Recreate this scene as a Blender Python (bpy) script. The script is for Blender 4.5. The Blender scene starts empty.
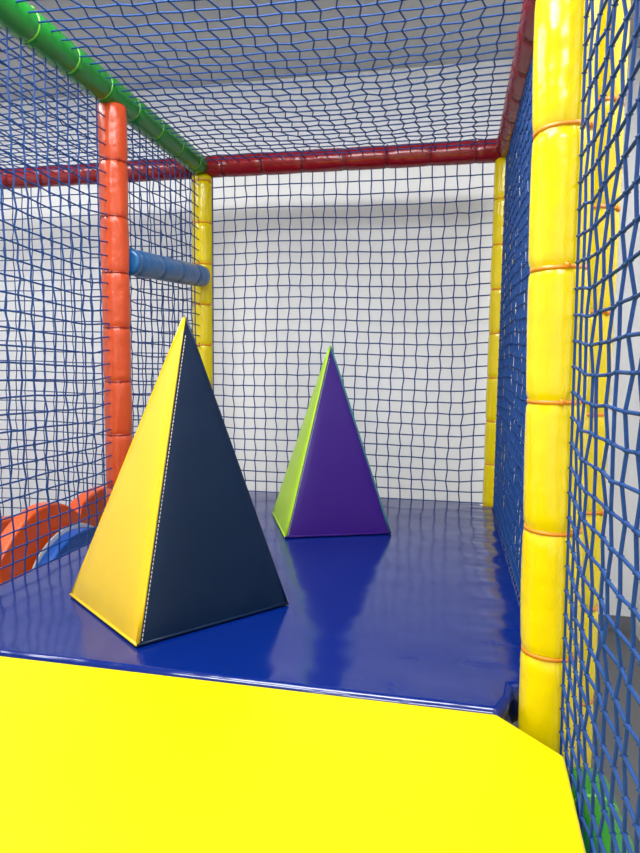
import bpy, bmesh, math, random
import numpy as np
from mathutils import Vector, Matrix
random.seed(4); rng=np.random.default_rng(5)
S=bpy.context.scene
S.view_settings.view_transform='Standard'
try: S.view_settings.look='None'
except: pass

# ---------------- materials ----------------
def srgb(r,g,b):
    f=lambda c:(c/255/12.92) if c/255<=.04045 else ((c/255+.055)/1.055)**2.4
    return (f(r),f(g),f(b),1)
def vinyl(name,col,rough=.25,bump=.12,scale=9,fine=.04,var=.06,coat=.0,spec=.5,pucker=False):
    m=bpy.data.materials.new(name);m.use_nodes=True;nt=m.node_tree;N=nt.nodes;L=nt.links
    b=N['Principled BSDF'];b.inputs['Roughness'].default_value=rough
    b.inputs['Specular IOR Level'].default_value=spec
    b.inputs['Coat Weight'].default_value=coat
    tc=N.new('ShaderNodeTexCoord')
    n1=N.new('ShaderNodeTexNoise');n1.inputs['Scale'].default_value=scale;n1.inputs['Detail'].default_value=2
    n2=N.new('ShaderNodeTexNoise');n2.inputs['Scale'].default_value=160;n2.inputs['Detail'].default_value=2
    L.new(tc.outputs['Object'],n1.inputs['Vector']);L.new(tc.outputs['Object'],n2.inputs['Vector'])
    b1=N.new('ShaderNodeBump');b1.inputs['Strength'].default_value=bump;b1.inputs['Distance'].default_value=.05
    b2=N.new('ShaderNodeBump');b2.inputs['Strength'].default_value=fine;b2.inputs['Distance'].default_value=.002
    L.new(n1.outputs['Fac'],b1.inputs['Height']);L.new(n2.outputs['Fac'],b2.inputs['Height'])
    last=b1
    if pucker:
        sx=N.new('ShaderNodeSeparateXYZ');L.new(tc.outputs['Object'],sx.inputs[0])
        def side(sock,a,bb,vec):
            mr=N.new('ShaderNodeMapRange');mr.inputs[1].default_value=a;mr.inputs[2].default_value=bb
            mr.interpolation_type='SMOOTHSTEP';L.new(sx.outputs[sock],mr.inputs[0])
            mp=N.new('ShaderNodeMapping');mp.inputs['Scale'].default_value=vec;L.new(tc.outputs['Object'],mp.inputs['Vector'])
            nz=N.new('ShaderNodeTexNoise');nz.inputs['Scale'].default_value=1;nz.inputs['Detail'].default_value=1;L.new(mp.outputs[0],nz.inputs['Vector'])
            mm=N.new('ShaderNodeMath');mm.operation='MULTIPLY';L.new(mr.outputs[0],mm.inputs[0]);L.new(nz.outputs['Fac'],mm.inputs[1]);return mm
        a1=side('X',.0,.27,(3,9,1));a2=side('Y',1.70,1.40,(6,3,1))
        ad=N.new('ShaderNodeMath');L.new(a1.outputs[0],ad.inputs[0]);L.new(a2.outputs[0],ad.inputs[1])
        b3=N.new('ShaderNodeBump');b3.inputs['Strength'].default_value=.55;b3.inputs['Distance'].default_value=.035
        L.new(ad.outputs[0],b3.inputs['Height']);L.new(b1.outputs['Normal'],b3.inputs['Normal']);last=b3
    L.new(last.outputs['Normal'],b2.inputs['Normal']);L.new(b2.outputs['Normal'],b.inputs['Normal'])
    mx=N.new('ShaderNodeMix');mx.data_type='RGBA'
    mx.inputs[6].default_value=col;mx.inputs[7].default_value=tuple(c*(1-var) for c in col[:3])+(1,)
    L.new(n1.outputs['Fac'],mx.inputs[0]);L.new(mx.outputs[2],b.inputs['Base Color'])
    return m
YEL=vinyl('yellow_vinyl',srgb(216,192,0),.18,.18,9)
YELP=vinyl('yellow_platform_vinyl',srgb(198,183,0),.42,.05,1.6,spec=.15)
YPYR=vinyl('yellow_pyramid_vinyl',srgb(212,174,0),.26,.10,6)
NAVY=vinyl('navy_vinyl',srgb(2,23,50),.38,.10,6,fine=.10,spec=.2)
BLUE=vinyl('blue_mat_vinyl',srgb(2,28,100),.14,.17,2.6,fine=.02,spec=.55,pucker=True)
PURP=vinyl('purple_vinyl',srgb(40,6,98),.36,.08,5,spec=.2)
LIME=vinyl('lime_vinyl',srgb(156,198,10),.3,.06,5)
TEAL=vinyl('teal_vinyl',srgb(10,96,100),.3,.08,5)
ORG=vinyl('orange_vinyl',srgb(184,66,26),.28,.2,11)
RED=vinyl('red_vinyl',srgb(130,5,16),.25,.18,9)
GRN=vinyl('green_vinyl',srgb(20,114,36),.25,.18,9)
SKY=vinyl('light_blue_vinyl',srgb(10,82,138),.28,.18,9)
ORGP=vinyl('orange_plastic',srgb(222,84,20),.3,.05,5)
BLUP=vinyl('blue_plastic',srgb(6,84,176),.25,.05,5)
WHP=vinyl('white_plastic',srgb(205,212,220),.3,.0,5)
TIEY=vinyl('tie_yellow',srgb(214,130,4),.3,.0)
TIEO=vinyl('tie_orange',srgb(140,30,10),.3,.0)
TIER=vinyl('tie_red',srgb(90,4,12),.3,.0)
TIEG=vinyl('tie_green',srgb(90,170,40),.3,.0)
TIEB=vinyl('tie_blue',srgb(12,66,120),.3,.0)
THREAD=vinyl('white_thread',srgb(200,200,190),.6,.0)
NET=vinyl('blue_net_twine',srgb(20,64,128),.6,.0,40,fine=.0,var=.45,spec=.25)
def paint(name,col,rough=.7,sc=3,var=.04):
    return vinyl(name,col,rough,.02,sc,.1,var,spec=.2)
WALL=paint('white_wall_paint',srgb(245,245,246))
CEIL=paint('ceiling_paint',srgb(190,191,192))
FLOOR=paint('grey_floor_vinyl',srgb(112,113,116),.5)

def obj(name,verts,faces,mats,mi=None,smooth=False,parent=None):
    me=bpy.data.meshes.new(name);me.from_pydata([tuple(v) for v in verts],[],faces);me.update()
    o=bpy.data.objects.new(name,me);bpy.context.collection.objects.link(o)
    for m in mats: me.materials.append(m)
    if mi is not None: me.polygons.foreach_set('material_index',mi)
    if smooth: me.polygons.foreach_set('use_smooth',[True]*len(me.polygons))
    if parent: o.parent=parent
    return o
def box(name,x0,x1,y0,y1,z0,z1,mat,parent=None):
    v=[(x,y,z) for x in(x0,x1) for y in(y0,y1) for z in(z0,z1)]
    f=[(0,1,3,2),(4,6,7,5),(0,4,5,1),(2,3,7,6),(0,2,6,4),(1,5,7,3)]
    return obj(name,v,f,[mat],parent=parent)

# ---------------- padded tubes ----------------
def padded(name,p0,p1,mat,tie,r=.065,sp=.257,off=.12,seg=48):
    p0=Vector(p0);p1=Vector(p1);d=p1-p0;Ln=d.length;d.normalize()
    ref=Vector((0,0,1)) if abs(d.z)<.5 else Vector((0,-1,0))
    a=(ref-d*ref.dot(d)).normalized();b=d.cross(a)
    ties=[];t=off
    while t<Ln-.03: ties.append(t);t+=sp
    st=[(0,.75),(0.004,.93),(.012,1)]
    for t in ties:
        st+=[(t-.045,1.004),(t-.03,1.0),(t-.014,.98),(t-.006,.93),(t,.905),(t+.006,.93),(t+.014,.98),(t+.03,1.0),(t+.045,1.004)]
        m=t+sp/2
        if m<Ln-.03: st+=[(m-.06,1.01),(m-.03,1.014),(m,1.015),(m+.03,1.014),(m+.06,1.01)]
    st+=[(Ln-.012,1),(Ln-.004,.93),(Ln,.75)]
    st=sorted(s for s in st if 0<=s[0]<=Ln)
    V=[];F=[];MI=[]
    ph=random.random()*6
    for (t,k) in st:
        near=max([0]+[math.exp(-((t-q)/.028)**2) for q in ties])
        for i in range(seg):
            an=2*math.pi*i/seg
            rr=r*k*(1+.010*math.sin(3*an+t*9+ph)+.006*math.sin(5*an-t*17)+near*.012*math.sin(14*an+ph+t*40))
            V.append(p0+d*t+a*(math.cos(an)*rr)+b*(math.sin(an)*rr))
    for j in range(len(st)-1):
        for i in range(seg):
            F.append((j*seg+i,j*seg+(i+1)%seg,(j+1)*seg+(i+1)%seg,(j+1)*seg+i));MI.append(0)
    c0=len(V);V.append(p0);V.append(p1)
    for i in range(seg):
        F.append((c0,(i+1)%seg,i));MI.append(0)
        k=(len(st)-1)*seg;F.append((c0+1,k+i,k+(i+1)%seg));MI.append(0)
    for t in ties:
        base=len(V)
        tilt=random.uniform(-.03,.03)
        prof=[(-.004,.90),(-.004,.965),(.004,.965),(.004,.90)]
        for i in range(seg):
            an=2*math.pi*i/seg
            for (dt,k) in prof:
                V.append(p0+d*(t+dt+tilt*.1*math.cos(an))+a*(math.cos(an)*r*k)+b*(math.sin(an)*r*k))
        for i in range(seg):
            for q in range(3):
                A=base+i*4+q;B=base+((i+1)%seg)*4+q
                F.append((A,B,B+1,A+1));MI.append(1)
        an=random.uniform(-.7,.7)
        if abs(d.z)>.5: an+=.5
        c=p0+d*t+(a*math.cos(an)+b*math.sin(an))*r*.985
        e=(a*math.cos(an)+b*math.sin(an));g=d.cross(e)
        base=len(V)
        for sx in(-1,1):
            for sy in(-1,1):
                for sz in(-1,1): V.append(c+d*.006*sx+g*.005*sy+e*.004*sz)
        for f in [(0,1,3,2),(4,6,7,5),(0,4,5,1),(2,3,7,6),(0,2,6,4),(1,5,7,3)]:
            F.append(tuple(base+i for i in f));MI.append(1)
    return obj(name,V,F,[mat,tie],MI,smooth=True)

XR,XL,YB,YO,ZB=.266,-1.60,3.90,2.81,2.069
YN=1.50; FZ=-.95
padded('yellow_padded_post',(.258,YN,FZ),(.206,YN,ZB-.01),YEL,TIEY,off=.235,sp=.290)
padded('yellow_padded_post',(.345,YN+.26,FZ),(.345,YN+.26,ZB-.02),YEL,TIEY,r=.055,off=.1)
padded('yellow_padded_post',(XR-.005,YB,FZ),(XR,YB,ZB-.05),YEL,TIEY,off=.17)
padded('yellow_padded_post',(XL,YB,FZ),(XL,YB,ZB-.05),YEL,TIEY,off=.1)
padded('orange_padded_post',(XL+.01,YO,FZ),(XL,YO,ZB-.05),ORG,TIEO,off=.14)
padded('green_padded_beam',(XL,.3,ZB),(XL,YB-.045,ZB),GRN,TIEG,off=.1)
padded('red_padded_beam',(-3.9,YB,ZB),(XL-.07,YB,ZB),RED,TIER,off=.15)
padded('red_padded_beam',(XL-.05,YB,ZB),(XR+.05,YB,ZB),RED,TIER,off=.2)
padded('red_padded_beam',(XR,.3,ZB),(XR,YB-.06,ZB),RED,TIER,off=.2)
padded('blue_padded_bar',(XL+.035,YO+.05,1.31),(XL+.03,3.80,1.375),SKY,TIEB,off=.06,sp=.24)
padded('green_padded_beam',(.315,.2,-.125),(.315,YN-.07,-.125),GRN,TIEG,off=.1,r=.055)

# ---------------- mats ----------------
def mat_slab(name,poly,z0,z1,mat,bev=.02,seg=4):
    bm=bmesh.new()
    vs=[bm.verts.new((x,y,z0)) for x,y in poly]
    f=bm.faces.new(vs);f.normal_update()
    if f.normal.z<0: f.normal_flip()
    r=bmesh.ops.extrude_face_region(bm,geom=[f])
    for v in r['geom']:
        if isinstance(v,bmesh.types.BMVert): v.co.z=z1
    bmesh.ops.recalc_face_normals(bm,faces=bm.faces[:])
    es=[e for e in bm.edges if all(abs(v.co.z-z1)<1e-6 for v in e.verts)]
    es+=[e for e in bm.edges if abs(e.verts[0].co.z-e.verts[1].co.z)>1e-4]
    bmesh.ops.bevel(bm,geom=es,offset=bev,segments=seg,profile=.5,affect='EDGES')
    me=bpy.data.meshes.new(name);bm.to_mesh(me);bm.free()
    o=bpy.data.objects.new(name,me);bpy.context.collection.objects.link(o);me.materials.append(mat)
    me.polygons.foreach_set('use_smooth',[True]*len(me.polygons))
    md=o.modifiers.new('wn','WEIGHTED_NORMAL');md.keep_sharp=False
    return o
g=.075
blue=[(XL+.0,1.476),(.135,1.476),(.165,1.55),(.175,1.61),(.262,1.64),(.262,YB-g),(XR-g,YB-g),(XR-g,YB-.02),(XL+g,YB-.02),(XL+g,YB-g),(XL,YB-g),
      (XL,YO+g),(XL+g+.01,YO+g),(XL+g+.01,YO-g),(XL,YO-g)]
mat_slab('blue_floor_mat',blue,-.09,0.004,BLUE,.022,6)
yel=[(-2.3,1.472),(.125,1.472),(.253,1.336),(.238,.9),(.225,-.6),(-2.3,-.6)]
mat_slab('yellow_platform_mat',yel,-.09,0.0,YELP,.010)
mat_slab('deck_board',[(XL+.1,-.55),(.15,-.55),(.15,1.45),(.10,1.62),(.15,1.8),(.15,YB-.1),(XL+.1,YB-.1)],-.13,-.092,paint('plywood',srgb(150,120,80)),.004,2)

# ---------------- pyramids ----------------
def pyramid(name,cx,cy,ang,side,H,mA,mB,mC,mD,piping,apex=(0,0),bulge=.012,tweak=None):
    root=bpy.data.objects.new(name,None);bpy.context.collection.objects.link(root)
    rr=side/math.sqrt(2);z0=.008
    C=[Vector((cx+rr*math.cos(ang+k*math.pi/2),cy+rr*math.sin(ang+k*math.pi/2),z0)) for k in range(4)] # 0 right,1 back,2 left,3 front
    if tweak:
        for k,(dx,dy) in tweak.items(): C[k]=C[k]+Vector((dx,dy,0))
    A=Vector((cx+apex[0],cy+apex[1],H));n=24
    quad=[(3,0,mB),(2,3,mA),(0,1,mC),(1,2,mD)]
    V=[];F=[];MI=[];mats=[]
    for (i,j,m) in quad:
        P,Q=C[i],C[j]
        nr=(Q-P).cross(A-P).normalized()
        if nr.dot(P-Vector((cx,cy,0)))<0: nr=-nr
        idx={};mats.append(m)
        for a in range(n+1):
            for b in range(n+1-a):
                u=a/n;w=b/n;t=1-u-w
                p=P*t+Q*u+A*w
                k=bulge*min(1,27*u*w*t)**.6 if u*w*t>0 else 0
                fold=.0014*math.sin(34*w+3*u)*math.exp(-min(u,t)*9)+.002*math.sin(9*u+5*w)
                p=p+nr*(k+fold)*(1 if u*w*t>0 else 0)
                idx[(a,b)]=len(V);V.append(p)
        for a in range(n):
            for b in range(n-a):
                F.append((idx[(a,b)],idx[(a+1,b)],idx[(a,b+1)]));MI.append(len(mats)-1)
                if a+b<n-1: F.append((idx[(a+1,b)],idx[(a+1,b+1)],idx[(a,b+1)]));MI.append(len(mats)-1)
    b0=len(V);V+=C;F.append((b0,b0+3,b0+2,b0+1));MI.append(0)
    o=obj('shell',V,F,mats,MI,smooth=True,parent=root)
    bm=bmesh.new();bm.from_mesh(o.data);bmesh.ops.recalc_face_normals(bm,faces=bm.faces[:]);bm.to_mesh(o.data);bm.free()
    def tube(nm,pts,r,mat,seg=10,r1=None):
        VV=[];FF=[]
        for q,p in enumerate(pts):
            d=(pts[min(q+1,len(pts)-1)]-pts[max(q-1,0)]).normalized()
            a=d.orthogonal().normalized();b=d.cross(a)
            rq=r if r1 is None else r+(r1-r)*q/(len(pts)-1)
            for s in range(seg):
                t=2*math.pi*s/seg;VV.append(p+a*math.cos(t)*rq+b*math.sin(t)*rq)
        for q in range(len(pts)-1):
            for s in range(seg):
                FF.append((q*seg+s,q*seg+(s+1)%seg,(q+1)*seg+(s+1)%seg,(q+1)*seg+s))
        FF.append(tuple(range(seg))[::-1]);k=(len(pts)-1)*seg;FF.append(tuple(range(k,k+seg)))
        return obj(nm,VV,FF,[mat],smooth=True,parent=root)
    up=Vector((0,0,.004))
    for k,(c,m) in enumerate(zip(C,piping)):
        inn=(Vector((cx,cy,z0))-c).normalized()*.005
        tube('edge_seam_%d'%(k+1),[c+inn+up+(A-c-up-inn)*(s/10)*.99 for s in range(11)],.006,m,r1=.0045)
    for k,(i,j,m) in enumerate([(3,0,mB),(2,3,mA),(0,1,mC),(1,2,mD)]):
        tube('base_seam_%d'%(k+1),[C[i]+up+(C[j]-C[i])*(s/6) for s in range(7)],.0045,m)
    VV=[];FF=[]
    P,Q=C[3],C[0];nr=(Q-P).cross(A-P).normalized()
    if nr.dot(P-Vector((cx,cy,0)))<0: nr=-nr
    ed=(A-P);L=ed.length;ed.normalize();sd=(Q-P)-ed*(Q-P).dot(ed);sd.normalize()
    t=.02
    while t<L-.07:
        c=P+ed*t+sd*.011+nr*.0040;b=len(VV)
        for x in(-.004,.004):
            for y in(-.0007,.0007):
                for z in(-.001,.0010): VV.append(c+ed*x+sd*y+nr*z)
        for f in [(0,1,3,2),(4,6,7,5),(0,4,5,1),(2,3,7,6),(0,2,6,4),(1,5,7,3)]: FF.append(tuple(b+i for i in f))
        t+=.0125
    obj('stitching',VV,FF,[THREAD],parent=root)
    return root
pyramid('soft_play_pyramid',-.892,1.956,.1315,.518,.972,YPYR,NAVY,YPYR,NAVY,[NAVY,YPYR,YPYR,YPYR],apex=(.026,.0),bulge=.014,tweak={2:(-.022,0),3:(-.013,-.004),0:(.006,0)})
pyramid('soft_play_pyramid',-.611,3.1545,-.390,.518,.922,LIME,PURP,TEAL,LIME,[TEAL,TEAL,LIME,LIME],bulge=.012)

# ---------------- nets ----------------
def net(name,o,ud,vd,W,H,cu,cv,r=.0032,amp=.05,jit=.05,warp=.012,bag=.02,seed=0):
    rg=np.random.default_rng(seed)
    o=np.array(o,float);ud=np.array(ud,float);vd=np.array(vd,float)
    ud/=np.linalg.norm(ud);vd/=np.linalg.norm(vd)
    nn=np.cross(ud,vd)
    nu=max(2,round(W/cu));nv=max(2,round(H/cv))
    I,J=np.meshgrid(np.arange(nu+1),np.arange(nv+1),indexing='ij')
    u=I/nu*W;v=J/nv*H
    edge=(np.minimum(np.minimum(I,nu-I),np.minimum(J,nv-J))).clip(0,2)/2
    p1,p2,p3=rg.random(3)*6
    du=warp*np.sin(v*2.3+p1+u*1.1)+warp*.6*np.sin(v*5.1+u*3+p2)+ amp*cu*((-1.0)**(I+J))+jit*cu*rg.normal(size=I.shape)
    dv=warp*np.sin(u*2.7+p3)+warp*.7*np.sin(u*4.3+v*2+p1)-.006*edge+jit*cv*rg.normal(size=I.shape)
    dn=bag*np.sin(np.pi*u/W)*np.sin(np.pi*v/H)+.002*rg.normal(size=I.shape)
    P=o+(u+du*edge)[...,None]*ud+(v+dv*edge)[...,None]*vd+(dn*edge)[...,None]*nn
    V=[];F=[];nb=0;sg=6
    angs=np.arange(sg)*2*np.pi/sg
    def strand(pts):
        nonlocal nb
        m=len(pts)
        d=np.gradient(pts,axis=0);d/=np.linalg.norm(d,axis=1)[:,None]
        a=np.cross(d,nn);a/=np.linalg.norm(a,axis=1)[:,None];b=np.cross(d,a)
        ring=pts[:,None,:]+r*(np.cos(angs)[None,:,None]*a[:,None,:]+np.sin(angs)[None,:,None]*b[:,None,:])
        V.append(ring.reshape(-1,3))
        for q in range(m-1):
            k=nb+q*sg
            for s in range(sg): F.append((k+s,k+(s+1)%sg,k+sg+(s+1)%sg,k+sg+s))
        nb+=m*sg
    for i in range(nu+1): strand(P[i])
    for j in range(nv+1): strand(P[:,j])
    ok=np.array([(1,0,0),(-1,0,0),(0,1,0),(0,-1,0),(0,0,1),(0,0,-1)])*r*2.0
    of=[(0,2,4),(2,1,4),(1,3,4),(3,0,4),(2,0,5),(1,2,5),(3,1,5),(0,3,5)]
    for p in P.reshape(-1,3):
        V.append(p+ok)
        for f in of: F.append((nb+f[0],nb+f[1],nb+f[2]))
        nb+=6
    return obj(name,np.concatenate(V).tolist(),F,[NET],smooth=True)
X,Y,Z=(1,0,0),(0,1,0),(0,0,1)
zt=ZB
net('safety_net',(XL+.07,YB,0.0),X,Z,XR-XL-.13,zt-.06,.073,.069,r=.0037,amp=.05,jit=.015,warp=.006,seed=1)             # back
net('safety_net',(-3.85,YB,FZ+.05),X,Z,3.85+XL-.07,zt-FZ-.11,.073,.069,r=.0036,jit=.015,warp=.008,seed=2)       # back of left bay
net('safety_net',(XL,YO+.06,0.0),Y,Z,YB-YO-.12,zt-.06,.068,.066,r=.0034,amp=.06,jit=.02,warp=.008,seed=3)      # left, rear bay
net('safety_net',(XL,.5,0.0),Y,Z,YO-.06-.5,zt-.06,.072,.062,r=.0035,amp=.06,jit=.02,warp=.008,seed=4) # left, front bay
net('safety_net',(XR-.005,YN+.07,0.0),Y,Z,YB-YN-.14,zt-.06,.055,.055,r=.0042,amp=.08,seed=5)   # right, rear bays
net('safety_net',(.273,.25,FZ+.02),Y,(-.012,0,1),YN-.25-.068,zt-FZ-.08,.066,.054,amp=.10,jit=.025,r=.0032,warp=.006,bag=-.006,seed=6) # right near
net('safety_net',(XL+.06,.35,zt),X,Y,XR-XL-.12,YB-.35-.06,.070,.066,r=.0033,amp=.13,jit=.02,warp=.008,bag=-.03,seed=7) # roof
net('safety_net',(-3.85,.35,zt),X,Y,3.85+XL-.06,YB-.35-.06,.074,.068,r=.0033,amp=.13,jit=.02,warp=.008,bag=-.03,seed=8) # roof left

# ---------------- slide seen through left net ----------------
root=bpy.data.objects.new('wave_slide',None);bpy.context.collection.objects.link(root)
def wave_panel(nm,x0,x1,zf,y0,y1,zb,mat,n=60):
    V=[];F=[]
    for i in range(n+1):
        y=y0+(y1-y0)*i/n;z=zf(y)
        V+=[(x0,y,z),(x1,y,z),(x0,y,zb),(x1,y,zb)]
    for i in range(n):
        a=i*4;b=a+4
        F+=[(a,b,b+1,a+1),(a,a+2,b+2,b),(a+1,b+1,b+3,a+3),(a+2,a+3,b+3,b+2)]
    F+=[(0,1,3,2),(n*4,n*4+2,n*4+3,n*4+1)]
    o=obj(nm,V,F,[mat],parent=root)
    md=o.modifiers.new('b','BEVEL');md.width=.012;md.segments=3;md.limit_method='ANGLE';md.angle_limit=1.0
    return o
def zf(y):
    if y<2.98: 
        t=(y-2.34)/(.64); return -.15+.28*math.sin(math.pi*(.08+.76*t))**.8
    t=(y-2.98)/.62; return -.03+.15*math.sin(math.pi*min(1,.2+.8*t))**.7
wave_panel('side_panel_1',-1.99,-1.91,zf,2.34,3.58,FZ,ORGP)
wave_panel('side_panel_2',-2.63,-2.55,lambda y:zf(y)-.22,2.34,3.58,FZ,ORGP)
arc=lambda y:math.sin(math.pi*min(1,max(0,(y-2.5)/.62)))**.6
wave_panel('front_arch',-1.87,-1.80,lambda y:-.18+.16*arc(y),2.5,3.12,FZ,BLUP)
wave_panel('arch_rim',-1.88,-1.872,lambda y:-.165+.165*arc(y),2.5,3.12,FZ,WHP)
wave_panel('slide_bed',-2.54,-2.0,lambda y:-.35+.1*math.sin(5*y),2.36,3.56,FZ,BLUP)

# ---------------- room ----------------
RX0,RX1,RY0,RY1,RZ=-4.2,1.25,-2.6,4.5,2.84
box('wall_back',RX0-.1,RX1+.1,RY1,RY1+.1,FZ,RZ,WALL)
box('wall_front',RX0-.1,RX1+.1,RY0-.1,RY0,FZ,RZ,WALL)
box('wall_left',RX0-.1,RX0,RY0,RY1,FZ,RZ,WALL)
box('wall_right',RX1,RX1+.1,RY0,RY1,FZ,RZ,WALL)
box('floor',RX0-.1,RX1+.1,RY0-.1,RY1+.1,FZ-.1,FZ,FLOOR)
box('ceiling',RX0-.1,RX1+.1,RY0-.1,RY1+.1,RZ,RZ+.1,CEIL)
box('baseboard_back',RX0,RX1,RY1-.015,RY1,FZ,FZ+.1,paint('skirting_grey',srgb(120,120,124)))

def lamp(n,x,y,sx,sy,p):
    l=bpy.data.lights.new(n,'AREA');l.shape='RECTANGLE';l.size=sx;l.size_y=sy;l.energy=p;l.color=(.98,.99,1)
    o=bpy.data.objects.new(n,l);bpy.context.collection.objects.link(o);o.location=(x,y,RZ-.03)
lamp('ceiling_light',-1.3,.2,1.2,.6,80)
lamp('ceiling_light',-.2,-1.2,1.2,.6,70)
lamp('ceiling_light',-3.0,2.0,.6,2.0,80)
lamp('ceiling_light',-.7,1.5,1.6,.8,118)
lamp('ceiling_light',.85,1.2,.3,1.6,34)
w=bpy.data.worlds.new('World');S.world=w;w.use_nodes=True
w.node_tree.nodes['Background'].inputs[0].default_value=(.9,.95,1,1);w.node_tree.nodes['Background'].inputs[1].default_value=.3

# ---------------- camera ----------------
f,th,ph,ro=630.93,.2061,.0905,-.0112
s,c=math.sin(th),math.cos(th);sp,cp=math.sin(ph),math.cos(ph)
Fv=Vector((-s*cp,c*cp,-sp));R=Vector((c,s,0));U=R.cross(Fv)
Rc=R*math.cos(ro)-U*math.sin(ro);Uc=R*math.sin(ro)+U*math.cos(ro)
cam=bpy.data.cameras.new('camera');co=bpy.data.objects.new('camera',cam);bpy.context.collection.objects.link(co)
M=Matrix((Rc,Uc,-Fv)).transposed().to_4x4();M.translation=Vector((0,0,.8));co.matrix_world=M
cam.sensor_fit='HORIZONTAL';cam.sensor_width=36;cam.lens=f/640*36;cam.clip_start=.02
S.camera=co
